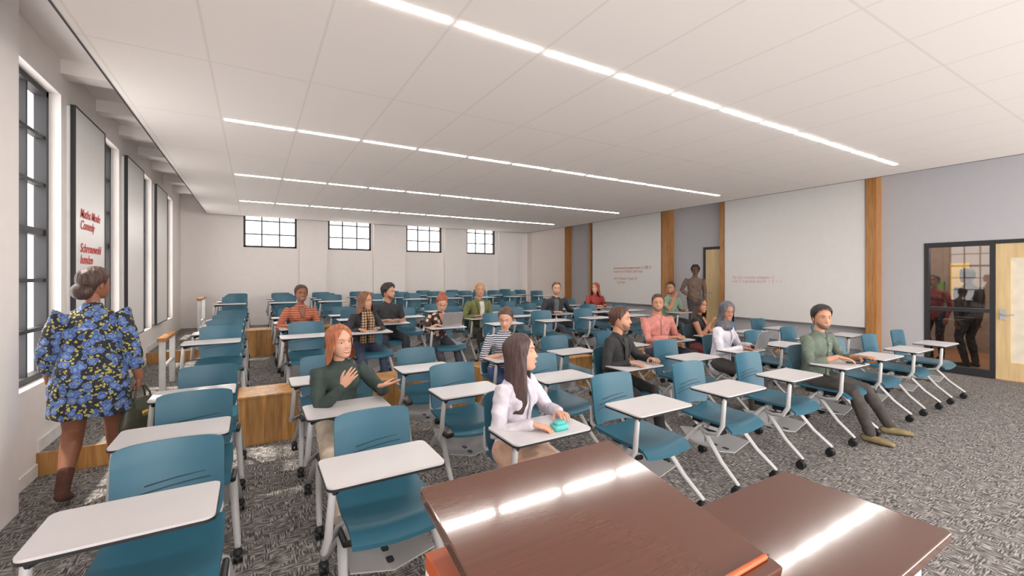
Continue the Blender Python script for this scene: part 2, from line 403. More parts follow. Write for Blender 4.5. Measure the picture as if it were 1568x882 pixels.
# ------------------------------------------------------------------ chair
def chair_mesh():
    c = MB(); SH = .055
    def seat(u, v):
        x = (u-.5)*.435*(1-.06*abs(v-.5)); yy = -.13+.5*v
        z = .455+.02*((u-.5)*2)**2 + .012*(v-.4)**2*4 - (.05*((.18-v)/.18)**2 if v < .18 else 0)
        return (x, yy, z), (0, 0, 1)
    c.grid(seat, 14, 14, .02, 0)
    def back(u, v):
        w = .205*(1-.08*max(0, (.25-v)/.25)**2-.03*max(0, (v-.9)/.1)**2)
        x = (u-.5)*2*w; yy = .41+.05*v-.04*((u-.5)*2)**2; z = .50+.352*v
        if v > .85: z -= .014*abs((u-.5)*2)**8
        return (x, yy, z), (0, -1, .12)
    c.grid(back, 16, 14, .016, 0)
    for k, (zz, l) in enumerate(((.62, .165), (.65, .14), (.68, .11))):
        p = []
        for i in range(7):
            u = (i/6-.5)*2*l; v = (zz-.5)/.35; p.append((u+.01*k, .41+.05*v-.04*(u/.205)**2-.0092, zz+.02*(u/.17)))
        c.tube(p, [(.0025, .003)]*7, 1, 6)
    for s in (-1, 1):
        c.tube([(s*.18, .36, .47), (s*.19, .425, .5), (s*.18, .445, .62)], [.014, .013, .01], 2, 8)
        c.tube([(s*.15, .12, .43), (s*.215, .10, .38), (s*.235, -.06, .2), (s*.25, -.2, .09)], [(.024, .018), (.024, .016), (.02, .015), (.016, .013)], 2, 10)
        c.tube([(s*.15, .14, .43), (s*.215, .17, .38), (s*.235, .32, .2), (s*.25, .44, .09)], [(.024, .018), (.024, .016), (.02, .015), (.016, .013)], 2, 10)
        for yy in (-.2, .44):
            for q in (-.014, .014):
                c.tube([(s*.25+q-.008, yy+.01, .034), (s*.25+q+.008, yy+.01, .034)], [.034, .034], 3, 16, ref=(0, 0, 1), rnd=False)
            c.ell((s*.25, yy+.005, .055), (.026, .034, .026), 3, 10, 6)
            c.tube([(s*.25, yy, .06), (s*.25, yy, .095)], [.01, .01], 3, 8)
    c.tube([(-.18, .13, .425), (.18, .13, .425)], [.018, .018], 2, 10)
    c.tube([(-.18, .36, .44), (.18, .36, .44)], [.012, .012], 2, 8)
    def tray(u, v):
        return ((u-.5)*.40, -.02+.36*v, .21+.05*abs(u-.5)*2+(.09*max(0, v-.7)/.3)), (0, 0, 1)
    c.grid(tray, 10, 8, .006, 2)
    for i in range(3):
        for j in range(2): c.slab(-.09+.09*i, .06+.1*j, .035, .05, .216, .219, .012, 3)
    c.tube([(-.2, .1, .3), (-.21, .1, .39)], [.008, .008], 2, 6); c.tube([(.2, .1, .3), (.21, .1, .39)], [.008, .008], 2, 6)
    c.box(-.12, .12, .0, .28, .405, .44, 3); c.tube([(-.19, -.06, .42), (-.22, -.02, .4), (-.225, .12, .4)], [.016, .016, .014], 3, 8)
    c.tube([(.19, -.06, .42), (.22, -.02, .4), (.225, .12, .4)], [.016, .016, .014], 3, 8)
    c.v = [(a+SH, b, d) for a, b, d in c.v]
    # tablet arm
    c.tube([(-.17, .12, .40), (-.235, .02, .405), (-.262, -.08, .43), (-.25, -.115, .5), (-.235, -.12, .69)], [.015, .015, .016, .017, .016], 2, 12)
    c.tube([(-.235, -.12, .69), (-.2, -.10, .702), (-.05, -.02, .704)], [(.02, .014), (.022, .01), (.03, .008)], 3, 8, ref=(0, 1, 0))
    c.slab(0, 0, .525, .335, .712, .722, .035, 3); c.slab(0, 0, .519, .329, .722, .731, .033, 4)
    return c.mesh('tablet_arm_chair', [TEAL, TEALD, GREYF, BLACK, TABTOP], True)
CH = chair_mesh()
try:
    CH.set_sharp_from_angle(angle=math.radians(40))
except Exception as e: print('sharp', e)
def chair(x, y, z, rot=0):
    o = bpy.data.objects.new('tablet_arm_chair', CH); sc.collection.objects.link(o); o.location = (x, y, z); o.rotation_euler = (0, 0, rot)
    return o

# ------------------------------------------------------------------ hands
def hand_parts(curl, spread=.0):
    h = MB()
    h.tube([(0,0,0), (.03,.002,0), (.065,.002,-.001), (.092,0,-.002)], [(.024,.018), (.035,.017), (.041,.014), (.037,.011)], 0, 14, ref=(0,1,0))
    for i, (yy, ln) in enumerate(((.031, .070), (.0105, .079), (-.0105, .073), (-.030, .057))):
        a = 0; p = Vector((.076, yy*.95, -.001)); pts = [p.copy()]; sp = yy*(1.8+spread*4)
        p = p+Vector((.016, 0, 0)); pts.append(p.copy())
        for k, fr in enumerate((.42, .32, .26)):
            a += curl*(.75, 1.0, .8)[k]*(1+.1*i)
            p = p+Vector((math.cos(a)*math.cos(sp), math.cos(a)*math.sin(sp), -math.sin(a)))*ln*fr; pts.append(p.copy())
        h.tube(pts, [.0085, .0092, .0086, .0078, .0062], 0, 10, ref=(0,1,0))
    p = Vector((.02, .022, -.006)); pts = [p.copy()]
    for dx, dy, dz, l in ((.62, .70, -.25, .038), (.80, .45, -.3-.2*curl, .032), (.90, .22, -.35-.3*curl, .025)):
        p = p+Vector((dx, dy, dz)).normalized()*l; pts.append(p.copy())
    h.tube(pts, [.014, .0115, .0098, .0072], 0, 10, ref=(0,0,1))
    return remesh(h, .0032, 2)
HANDS = {'relax': hand_parts(.28), 'grip': hand_parts(1.25), 'open': hand_parts(.12, .5)}

# ------------------------------------------------------------------ head
ZT = [-.116, -.110, -.098, -.085, -.07, -.05, -.03, 0, .03, .06, .085, .10, .110, .1155]
WT = [.012, .030, .043, .052, .060, .067, .071, .074, .076, .073, .060, .044, .026, .003]
FT = [.066, .076, .083, .086, .088, .089, .089, .088, .090, .084, .066, .047, .026, .003]
BT = [-.035, -.005, .020, .045, .066, .085, .096, .103, .105, .099, .079, .057, .033, .003]
def prof(z): return np.interp(z, ZT, WT), np.interp(z, ZT, FT), np.interp(z, ZT, BT)
def surf(a, z):
    w, f, b = prof(z); yc = (b-f)/2; ry = (b+f)/2
    return w*math.sin(a), yc-ry*math.cos(a)
def sculpt(x, z):
    d = 0
    if -.046 < z < .016:
        t = (.016-z)/.052
        hgt = .021*t**1.1 if z > -.036 else .021*max(0, (z+.046)/.010)
        d += hgt*math.exp(-(x/(.0065+.0065*t))**2)
    ax = abs(x)
    d -= .009*math.exp(-((ax-.031)/.015)**2-(z/.011)**2)
    d += .004*math.exp(-((z-.022)/.009)**2-(x/.05)**2)
    d += .004*math.exp(-((ax-.042)/.018)**2-((z+.035)/.018)**2)
    d += .005*math.exp(-(x/.026)**2-((z+.064)/.013)**2)
    d -= .004*math.exp(-(x/.02)**2-((z+.083)/.007)**2)
    d += .005*math.exp(-(x/.02)**2-((z+.101)/.012)**2)
    return d
def face_y(x, z):
    w, f, b = prof(z); s = max(-1, min(1, x/w)); a = math.asin(s); return surf(a, z)[1]-sculpt(x, z)
def head_parts(mb, X, P):
    nz, na = 52, 60; vs = []; zs = [-.116+.2315*i/nz for i in range(nz+1)]
    for z in zs:
        for k in range(na):
            t = 2*math.pi*k/na; a = t-.45*math.sin(t)
            x, y = surf(a, z)
            if math.cos(a) > 0: y -= sculpt(x, z)*min(1, math.cos(a)*2.2)
            vs.append((x, y, z))
    fs = [(i*na+k, i*na+(k+1) % na, (i+1)*na+(k+1) % na, (i+1)*na+k) for i in range(nz) for k in range(na)]
    fs.append(tuple(range(na))[::-1]); fs.append(tuple(nz*na+k for k in range(na)))
    mb.add(vs, fs, 0, X)
    sm = P.get('smile', .3)
    for s in (-1, 1):
        mb.ell((s*.031, -.0625, 0), (.0135, .0125, .0105), 5, 12, 8, X)
        mb.ell((s*.031, -.0712, -.0005), (.0064, .0048, .0064), 6, 10, 6, X)
        lid = [(s*.031+q*.0145, -.0765+.009*q*q, .0060-.006*q*q) for q in (-1, -.5, 0, .5, 1)]
        mb.tube([(p[0], p[1]+.001, p[2]+.002) for p in lid], [.002, .0035, .004, .0035, .002], 0, 6, X=X)
        mb.tube(lid, [.0008, .0014, .0016, .0014, .0008], 6, 6, X=X)
        mb.tube([(p[0], p[1]+.003, -p[2]-.001) for p in lid], [.001, .0025, .003, .0025, .001], 0, 6, X=X)
        br = [(s*(.014+.036*q), 0, .021+.006*math.sin(q*2.4)) for q in (0, .33, .66, 1)]
        mb.tube([(p[0], face_y(p[0], p[2])-.0005, p[2]) for p in br], [.0022, .003, .0026, .001], 1, 6, X=X)
        if P.get('hair', 'short') not in ('long', 'hijab'):
            mb.ell((s*.077, .012, -.012), (.009, .018, .031), 0, 10, 8, X)
            mb.ell((s*.082, .008, -.010), (.005, .010, .019), 7, 8, 6, X)
    def mouth(z0, r, mat, hw, push=0):
        pts = []
        for q in (-1, -.6, -.25, 0, .25, .6, 1):
            x = q*hw; z = z0+sm*.008*q*q; pts.append((x, face_y(x, z)-push, z))
        mb.tube(pts, [r*.3, r*.8, r, r*.9, r, r*.8, r*.3], mat, 8, X=X)
    gap = .003+.004*max(0, sm-.4)
    hw = .021+.005*sm
    mouth(-.0625+gap*.5, .0032, 7, hw); mouth(-.0675-gap, .004, 7, hw*.92)
    if sm > .5: mouth(-.0655-gap*.1, .0038, 5, hw*.9, .0008)
def hair_parts(mb, X, P):
    st = P.get('hair', 'short'); L = P.get('hlen', .1); off = P.get('hoff', .014)
    if st in ('short', 'curly', 'bun'):
        A = [0, .45, .8, 1.1, 1.32, 1.45, 1.6, 1.85, 2.2, math.pi]; Z = [.082, .080, .066, .040, .018, -.022, -.012, -.010, -.06, -.078]
    elif st == 'long':
        A = [0, .25, .55, .85, 1.1, 1.3, 1.6, math.pi]; Z = [.092, .080, .055, .01, -.05, -L*.8, -L, -L]
    else:
        A = [0, .35, .6, .8, .95, 1.15, math.pi]; Z = [.080, .072, .045, .0, -.07, -.14, -.16]
    na, nl = 90, 32; vs = []; amp = P.get('hnoise', .003); dr = P.get('drape', .16)
    for j in range(nl+1):
        s = j/nl
        for k in range(na):
            a = 2*math.pi*k/na; aa = a if a <= math.pi else 2*math.pi-a
            jag = 0 if st == 'hijab' else .006*noise.noise(Vector((a*9, 3, 1)))
            zh = float(np.interp(aa, A, Z))+jag; z = zh+(.1155-zh)*math.cos(s*math.pi/2)
            zc = max(z, -.02 if st in ('long', 'hijab') else -.05)
            x, y = surf(a, zc); n = Vector((x, y-.01, max(z, 0)*.9)).normalized()
            o = off*(1-.8*s**5)+.002
            if st == 'long' and z < -.02: o = off*.8+.004+(-.02-z)*dr
            if st == 'hijab' and z < -.02: o = off+(-.02-z)*.12
            if st != 'hijab':
                g = noise.noise(Vector((math.cos(a)*7, math.sin(a)*7, s*1.2)))+.5*noise.noise(Vector((math.cos(a)*17, math.sin(a)*17, s*2.5)))
                o += g*.0035*min(1, s*3)
            o += amp*noise.noise(Vector((x*60, y*60, z*(60 if st == 'curly' else 8))))
            o += P.get('htop', 0)*max(0, z)/.115
            vs.append(Vector((x, y, z))+n*o)
    fs = [(j*na+k, (j+1)*na+k, (j+1)*na+(k+1) % na, j*na+(k+1) % na) for j in range(nl) for k in range(na)]
    fs.append(tuple(range(na))); mb.add(vs, fs, 1, X)
    if st == 'bun':
        b = P.get('bun', (0, .115, .0, .045)); mb.ell(b[:3], (b[3]*1.15, b[3]*.9, b[3]), 1, 18, 12, X)
def beard_parts(mb, X):
    na, nl = 28, 8; vs = []
    for j in range(nl+1):
        for k in range(na+1):
            q = -1+2*k/na; a = q*1.35
            top = -.082+.045*abs(q)**1.5; z = top+(-.1135-top)*j/nl
            x, y = surf(a, z); dd = sculpt(x, z)*min(1, math.cos(a)*2.2)
            e = math.sin(math.pi*min(1, max(0, j/nl)))
            n = Vector((x, y, -.02 if j > 5 else 0)).normalized(); vs.append(Vector((x, y-dd, z))+n*(.0002+.0022*e-(.002 if abs(q) > .95 else 0)))
    fs = [(j*(na+1)+k, (j+1)*(na+1)+k, (j+1)*(na+1)+k+1, j*(na+1)+k+1) for j in range(nl) for k in range(na)]
    mb.add(vs, fs, 9, X)
    pts = [(x, face_y(x, -.0535-.010*(abs(x)/.025)**2)-.0003, -.0535-.010*(abs(x)/.025)**2) for x in (-.025, -.015, -.005, .005, .015, .025)]
    mb.tube(pts, [.001, .0022, .0024, .0024, .0022, .001], 9, 6, X=X)

# ------------------------------------------------------------------ people
def ik(a, t, l1, l2, pole):
    d = t-a; L = min(d.length, (l1+l2)*.995); L = max(L, abs(l1-l2)+.02); u = d.normalized(); x = (l1*l1-l2*l2+L*L)/(2*L); h = math.sqrt(max(l1*l1-x*x, 0))
    p = Vector(pole); p = p-u*p.dot(u); p.normalize(); return a+u*x+p*h, a+u*L
def lerp(a, b, t): return a+(b-a)*t
def person(name, loc, yaw, **P):
    fem = P.get('fem', False); s = P.get('s', .95 if fem else 1.0); stand = P.get('stand', False); vox = P.get('vox', .010)
    tw = math.radians(P.get('tw', 0)); lean = math.radians(P.get('lean', 4)); hy = math.radians(P.get('hy', 0)); hp = math.radians(P.get('hp', 0))
    px, py = P.get('px', 0), P.get('py', .27)
    if not stand: px += .05
    pel = Vector((px, py if not stand else 0, (.93*s if stand else .555)))
    Fd = Vector((math.sin(tw), -math.cos(tw), 0)); Sd = Vector((math.cos(tw), math.sin(tw), 0)); Z = Vector((0, 0, 1))
    sl_ = math.radians(P.get('side', 0))
    U = (Fd*math.sin(lean)+Z*math.cos(lean)+Sd*math.sin(sl_)).normalized()
    def at(h, f=0, sd=0): return pel+U*(h*s)+Fd*(f*s)+Sd*(sd*s)
    if fem: S = [(-.09, .165, .125), (0, .172, .122), (.08, .15, .108), (.16, .128, .098), (.25, .14, .103), (.33, .155, .108), (.39, .152, .096), (.435, .125, .078), (.47, .065, .056)]
    else: S = [(-.09, .165, .125), (0, .165, .122), (.08, .16, .115), (.16, .158, .112), (.25, .17, .118), (.33, .182, .120), (.39, .185, .108), (.435, .155, .086), (.47, .072, .060)]
    HS = [q[0] for q in S]
    shx = .165 if fem else .195
    top, bot, skn, sho = MB(), MB(), MB(), MB()
    top.tube([at(q[0]) for q in S], [(q[1]*s, q[2]*s) for q in S], 0, 20, ref=Sd)
    if fem:
        for q in (-1, 1): top.ell(at(.315, .068, q*.068), (.062*s, .058*s, .06*s))
    hd = at(.645, .025)
    RX = Matrix.Translation(hd) @ Matrix.Rotation(hy, 4, 'Z') @ Matrix.Rotation(hp, 4, 'X') @ Matrix.Rotation(math.radians(P.get('hr', 0)), 4, 'Y') @ Matrix.Scale((.98 if fem else 1.03)*P.get('hs', 1), 4)
    skn.tube([at(.40, .0), at(.47, .0), lerp(at(.47), RX @ Vector((0, .02, -.05)), .6), RX @ Vector((0, .02, -.05))], [.06*s if not fem else .05*s, .056*s if not fem else .046*s, .054*s if not fem else .044*s, .054*s if not fem else .045*s], 0, 14)
    hands = []
    sl = P.get('sleeve', 'long')
    for side, key in ((-1, 'R'), (1, 'L')):
        sh = at(.415, 0, side*shx); tgt = P.get('h'+key, (side*.12, .0, .765))
        tgt = Vector(tgt); pole = Vector(P.get('pole'+key, (side*.7, .5, -.8)))
        el, wr = ik(sh, tgt, .285*s, .25*s, pole)
        k = .93 if fem else 1.0
        k *= P.get('armk', 1)
        arm = [(at(.40, 0, side*.08), .05), (sh, .054), (lerp(sh, el, .5), .046), (el, .038), (lerp(el, wr, .3), .038), (wr, .025)]
        def armtube(mb, upto, add):
            pts = []; rr = []
            for i, (p, r) in enumerate(arm):
                if i <= upto: pts.append(p); rr.append(r*k*s+add)
            fr = upto-int(upto)
            if fr > 0:
                i = int(upto); pts.append(lerp(arm[i][0], arm[i+1][0], fr)); rr.append((arm[i][1]+(arm[i+1][1]-arm[i][1])*fr)*k*s+add)
            mb.tube(pts, rr, 0, 14)
        lim = {'long': 4.92, 'three': 4.3, 'elbow': 3.2, 'short': 2.3, 'none': 1.0}[sl]
        armtube(top, lim, P.get('slv', .008))
        if sl != 'long': armtube(skn, 5, 0)
        else: skn.tube([lerp(el, wr, .8), wr], [.028*k*s, .025*k*s], 0, 10)
        hd_dir = (wr-el).normalized(); bd = P.get('hd'+key)
        if bd: hd_dir = Vector(bd).normalized()
        up = Vector(P.get('hu'+key, (0, 0, 1))); up = up-hd_dir*up.dot(hd_dir); up.normalize()
        if not bd and abs(hd_dir.z) > .3 and not P.get('free'+key) and not stand:
            hd_dir = Vector((hd_dir.x, hd_dir.y, -.12)).normalized(); up = Vector((0,0,1)); up = (up-hd_dir*up.dot(hd_dir)).normalized()
        yv = up.cross(hd_dir)
        m = Matrix((hd_dir, yv*(1 if side < 0 else -1), up)).transposed().to_4x4()
        m = Matrix.Translation(wr-hd_dir*.006) @ m @ Matrix.Scale(s*(.95 if fem else 1.05), 4)
        hands.append((m, side > 0, P.get('g'+key, 'relax')))
    bt = P.get('bottom', 'pants'); anks = []; lk = P.get('legk', 1)
    for side, key in ((-1, 'R'), (1, 'L')):
        hip = pel+Sd*(side*.088*s)+Vector((0, 0, -.02))
        if stand: ank = Vector(P.get('a'+key, (side*.09, 0, .09)))
        else: ank = Vector(P.get('a'+key, (side*.12, -.2, .09)))+Vector((.05, 0, 0))
        kn, ank = ik(hip, ank, .43*s, .42*s, P.get('kp'+key, (side*.15, -1, .1) if stand else (side*.25, -.4, 1)))
        leg = [(hip, .086), (lerp(hip, kn, .45), .076*lk), (kn, .054*lk), (lerp(kn, ank, .3), .052*lk), (lerp(kn, ank, .75), .036*lk), (ank, .032)]
        def legtube(mb, upto, add, ankadd=0):
            pts = [p for i, (p, r) in enumerate(leg) if i <= upto]; rr = [r*s+add+ankadd*max(0, i-2)/3 for i, (p, r) in enumerate(leg) if i <= upto]
            fr = upto-int(upto)
            if fr > 0:
                i = int(upto); pts.append(lerp(leg[i][0], leg[i+1][0], fr)); rr.append((leg[i][1]+(leg[i+1][1]-leg[i][1])*fr)*s+add)
            mb.tube(pts, rr, 0, 14)
        if bt == 'pants': legtube(bot, 5, .006, .012)
        elif bt == 'skirt': legtube(bot, 2.0, .02); legtube(skn, 5, 0)
        else: legtube(skn, 5, 0)
        toe = Vector(P.get('t'+key, (side*.15, -1, 0))); toe.z = P.get('tz'+key, 0)
        toe.normalize(); side_v = Z.cross(toe).normalized(); dnv = toe.cross(side_v)*-1
        if dnv.z > 0: dnv = -dnv
        sho.tube([ank+dnv*.055-toe*.045, ank+dnv*.055+toe*.05, ank+dnv*.058+toe*.12, ank+dnv*.063+toe*.18], [(.034, .034), (.042, .035), (.045, .028), (.036, .02)], 0, 14, ref=side_v)
        if P.get('boots'): sho.tube([ank+(kn-ank).normalized()*.12, ank, ank+dnv*.05], [.046, .042, .04], 0, 12)
        else: sho.tube([ank+Vector((0, 0, -.0)), ank+dnv*.05], [.036, .038], 0, 10)
        anks.append(ank)
    if bt in ('pants', 'skirt'):
        bot.tube([at(-.09), at(0), at(.06)], [(.165*s, .12*s), (.168*s, .122*s), (.145*s, .105*s)], 0, 16, ref=Sd)
    if bt == 'skirt' and not stand:
        bot.tube([pel+Vector((0, 0, -.01)), pel+Vector((0, -.3, -.02))], [(.16*s, .08), (.15*s, .06)], 0, 14, ref=(1, 0, 0))
    if bt == 'dress':
        z0 = P['hemz']
        top.tube([at(.30), at(.16), at(.02), pel+Vector((0, 0, -.08)), Vector((pel.x, pel.y+.0, (z0+pel.z)/2-.02)), Vector((pel.x, pel.y, z0))], [(.168*s, .125*s), (.172*s, .13*s), (.20*s, .15*s), (.222*s, .17*s), (.228*s, .175*s), (.235*s, .18*s)], 0, 24, ref=Sd, rnd=False)
    out = MB()
    for mb, idx, wrk, v in ((skn, 0, 0, vox*.8), (top, 2, P.get('wr', .008), vox), (bot, 3, .006, vox), (sho, 4, 0, vox*.8)):
        if mb.v:
            vs, fs = remesh(mb, v, 4 if mb is not sho else 3, wrk); out.add(vs, fs, idx)
    for m, mir, key in hands:
        vs, fs = HANDS[key]
        out.add(vs, fs, 0, m, flip=mir)
    head_parts(out, RX, P); hair_parts(out, RX, P)
    if P.get('beard'): beard_parts(out, RX)
    def front(h): return np.interp(h, HS, [q[2] for q in S])
    def inset(h0, h1, w0, w1, mat, f=.011, bulge=0):
        pts = []; rr = []
        for i in range(7):
            h = h0+(h1-h0)*i/6; b = bulge*math.exp(-((h-.315)/.06)**2)
            pts.append(at(h, front(h)+f-.006+b)); rr.append(((w0+(w1-w0)*i/6)*s, .008))
        out.tube(pts, rr, mat, 14, ref=Sd)
    if P.get('vneck'): inset(.27 if not fem else .30, .455, .006, .055, 0, .012, .02 if fem else 0)
    if P.get('jacket'):
        inset(.0, .44, .045, .05, 8, .012)
        for q in (-1, 1): out.tube([at(.47, -.03, q*.062), at(.455, .05, q*.075), at(.36, front(.36)+.018, q*.075), at(.22, front(.22)+.012, q*.055)], [(.012, .012), (.02, .012), (.026, .009), (.006, .006)], 2, 8, ref=Sd)
    if P.get('collar'):
        for q in (-1, 1): out.tube([at(.485, -.05, q*.02), at(.49, -.01, q*.058), at(.47, .05, q*.04), at(.435, .085, q*.03)], [(.01, .018), (.010, .02), (.012, .016), (.006, .006)], 2, 8, ref=Sd)
        inset(-.02, .43, .012, .012, 2, .013, .02 if fem else 0)
        for i in range(5): out.ell(at(.05+.08*i, front(.05+.08*i)+.016+((.02*math.exp(-((.05+.08*i-.315)/.06)**2)) if fem else 0)), (.005, .005, .005), 5, 8, 5)
    if P.get('scarf'):
        for k in range(3):
            pts = [at(.475+.018*k, .055*math.cos(t)*1.15, .07*math.sin(t)*1.1) for t in np.linspace(0, 2*math.pi, 13)]
            out.tube(pts, [.024]*13, 8, 8)
        for q in (-1, 1): out.tube([at(.47, .09, q*.04), at(.34, .135, q*.06), at(.18, .125, q*.06), at(.02, .14, q*.065)], [(.035, .014), (.045, .012), (.045, .01), (.048, .008)], 8, 10, ref=Sd)
    if P.get('hair', 'short') == 'hijab':
        out.tube([RX @ Vector((0, .01, -.085)), at(.50, .0), at(.455, .01)], [(.075, .08), (.085, .085), (.13, .105)], 1, 18, ref=Sd)
    col = P['col']; n = name
    mats = [skinm('skin_%s' % str(col[0]), col[0]), hairm('hair_%s' % str(col[1]), col[1])]
    for c in (col[2], col[3], col[4]): mats.append(c if not isinstance(c, tuple) else fabric('cloth_%s' % str(c), c))
    mats += [M('eye_white', (226, 220, 216), .3), M('iris_dark', (40, 26, 18), .25), M('lips_%s' % str(col[0]), tuple(int(a*b) for a, b in zip(col[0], (.84, .62, .62))), .45)]
    c = col[5] if len(col) > 5 else (230, 228, 224); mats.append(c if not isinstance(c, tuple) else fabric('cloth_%s' % str(c), c))
    mats.append(M('stubble_%s_%s' % (col[0], col[1]), tuple(int(.45*a+.55*b) for a, b in zip(col[0], col[1])), .7, 0, .2, 60))
    o = out.obj(name, mats, True); o.location = loc; o.rotation_euler = (0, 0, math.radians(yaw)); return o

LT, MD, TN, BR, DK = (216, 164, 138), (198, 144, 114), (178, 122, 92), (140, 92, 66), (104, 68, 50)
FLORAL = mat_floral()
ROW = {1: (2.08, 0), 2: (3.08, 0), 3: (4.05, 0), 4: (5.65, T1), 5: (6.55, T1), 6: (7.45, T1), 7: (8.35, T1), 8: (9.8, T2), 9: (10.7, T2), 10: (11.6, T2)}
seats = {}
def seated(name, row, x, **P):
    y, z = ROW[row]; seats.setdefault(row, []).append(x)
    return person(name, (x, y, z), 0, **P)
JEANS = (52, 62, 84)
seated('woman_in_green_sweater', 2, .54, fem=True, vox=.008, hair='long', hlen=.15, hoff=.010, tw=14, hy=22, hr=-6, side=-3, smile=1, col=(LT, (164, 96, 62), (54, 66, 62), (206, 190, 170), (40, 36, 36)),
    hR=(-.03, .0, .87), hL=(.22, .0, .84), freeR=1, freeL=1, hdR=(.5, -.35, .75), huR=(-.6, -.7, 0), hdL=(.75, -.5, .2), huL=(0, -.2, -1), gR='open', gL='open', s=.915, px=-.05)
seated('woman_in_white_blouse', 1, 1.42, fem=True, vox=.008, hair='long', hlen=.36, hoff=.006, drape=.06, tw=28, hy=50, hp=-6, side=-3, smile=.7, collar=1, col=(LT, (70, 50, 48), (204, 197, 206), (204, 166, 144), (60, 50, 46)),
    bottom='skirt', hR=(-.06, -.02, .765), hL=(.2, .08, .765), s=.905, px=-.06)
seated('woman_in_plaid_scarf', 4, 1.26, fem=True, hair='long', hlen=.17, hoff=.014, hy=32, tw=15, scarf=1, px=-.07, col=(MD, (112, 70, 44), (44, 42, 46), JEANS, (30, 30, 30), mat_plaid('scarf_plaid')), s=.86)
seated('man_in_black_tshirt', 5, 1.77, hair='curly', hoff=.022, hnoise=.012, htop=.01, hy=40, tw=15, sleeve='short', beard=1, col=(MD, (34, 28, 26), (48, 48, 52), (50, 52, 60), (30, 30, 30)), s=.98, px=-.04)
seated('woman_in_rust_top', 5, .55, fem=True, hair='bun', hoff=.016, hy=8, tw=12, vneck=1, smile=.7, col=(BR, (70, 40, 34), mat_wave('rust_stripes', (150, 74, 54), (190, 120, 92), 10), (70, 50, 46), (40, 30, 30)), s=.98, px=-.04)
seated('woman_in_patterned_blouse', 4, 2.28, fem=True, hair='bun', bun=(0, .06, .11, .04), hoff=.012, hy=-15, hp=30, lean=20, vneck=1, sleeve='elbow', s=.83, px=-.07, col=(LT, (150, 78, 52), mat_print('blouse_print', (64, 44, 42), ((226, 170, 150), (206, 186, 160)), 16, .42), (60, 60, 70), (40, 30, 30)))
seated('woman_in_striped_shirt', 3, 2.38, fem=True, hair='bun', bun=(.0, .09, .08, .035), hoff=.012, hy=-42, hp=20, tw=-12, lean=12, sleeve='elbow', s=.93, col=(LT, (84, 56, 44), mat_wave('navy_stripes', (40, 44, 62), (200, 198, 204), 14), (66, 84, 130), (40, 30, 30)))
seated('man_in_olive_jacket', 5, 3.30, hair='short', hoff=.004, beard=1, hy=-15, tw=10, jacket=1, col=(MD, (170, 128, 84), (104, 106, 62), (60, 56, 50), (50, 40, 34), (200, 196, 188)))
seated('man_in_dark_jacket', 5, 5.0, hair='short', hoff=.012, beard=1, hy=-28, tw=-15, side=4, jacket=1, col=(LT, (98, 66, 46), (50, 50, 54), (70, 72, 80), (130, 84, 54), (90, 92, 98)), aL=(.30, -.32, .12), hL=(.34, .02, .77), hR=(-.2, .0, .765), aR=(-.05, -.28, .09), px=-.08)
seated('woman_in_red_top', 6, 6.77, fem=True, hair='long', hlen=.2, hoff=.014, hy=-70, tw=-25, col=(LT, (150, 72, 48), (148, 56, 50), JEANS, (40, 30, 30)))
seated('man_in_black_suit', 2, 3.22, vox=.009, hair='short', hoff=.014, htop=.006, hy=38, tw=24, beard=1, jacket=1, col=(MD, (74, 44, 32), (42, 41, 42), (40, 40, 42), (120, 76, 48), (52, 50, 50)), hL=(.24, .0, .77), hR=(-.08, -.03, .77), s=.95, px=-.04)
seated('man_in_pink_shirt', 3, 5.02, hair='short', hoff=.012, hy=-45, tw=-18, side=-3, beard=1, collar=1, smile=.6, px=-.07, col=(MD, (72, 48, 38), (202, 132, 122), (60, 60, 74), (40, 30, 30)), s=1.05)
seated('man_in_green_tshirt', 4, 7.2, hair='short', hoff=.008, hy=-65, hp=4, tw=-15, beard=1, sleeve='short', smile=.6, px=-.08, col=(TN, (40, 32, 30), (122, 142, 122), (60, 60, 60), (40, 30, 30)), hR=(-.1, .08, 1.0), freeR=1)
seated('woman_in_black_top', 3, 5.90, fem=True, hair='long', hlen=.2, hoff=.010, hy=-5, hr=6, tw=16, side=-3, sleeve='none', vneck=1, smile=.6, px=-.06, col=(TN, (60, 36, 28), (40, 38, 42), (120, 60, 60), (40, 30, 30)), hR=(-.05, .02, .9), freeR=1)
seated('woman_in_hijab', 2, 5.02, fem=True, hair='hijab', hoff=.010, hy=-28, hp=12, lean=6, tw=12, side=-2, collar=1, px=-.06, smile=.6, s=.98, col=(TN, (86, 84, 92), (208, 204, 212), (70, 66, 64), (40, 30, 30)), hR=(-.05, -.04, .765), hL=(.18, -.02, .765))
seated('man_in_sage_shirt', 1, 5.06, vox=.008, hair='short', hoff=.015, htop=.010, hy=-40, tw=-8, beard=1, collar=1, sleeve='three', smile=1, px=.04, side=2, s=.955, col=(MD, (36, 30, 28), (98, 108, 96), (66, 60, 56), (132, 116, 84)),
    hR=(-.04, .0, .80), hL=(.32, -.06, .775), aR=(.03, -.22, .09), aL=(.47, -.22, .09), tR=(0, -1, 0), tL=(.5, -1, 0))
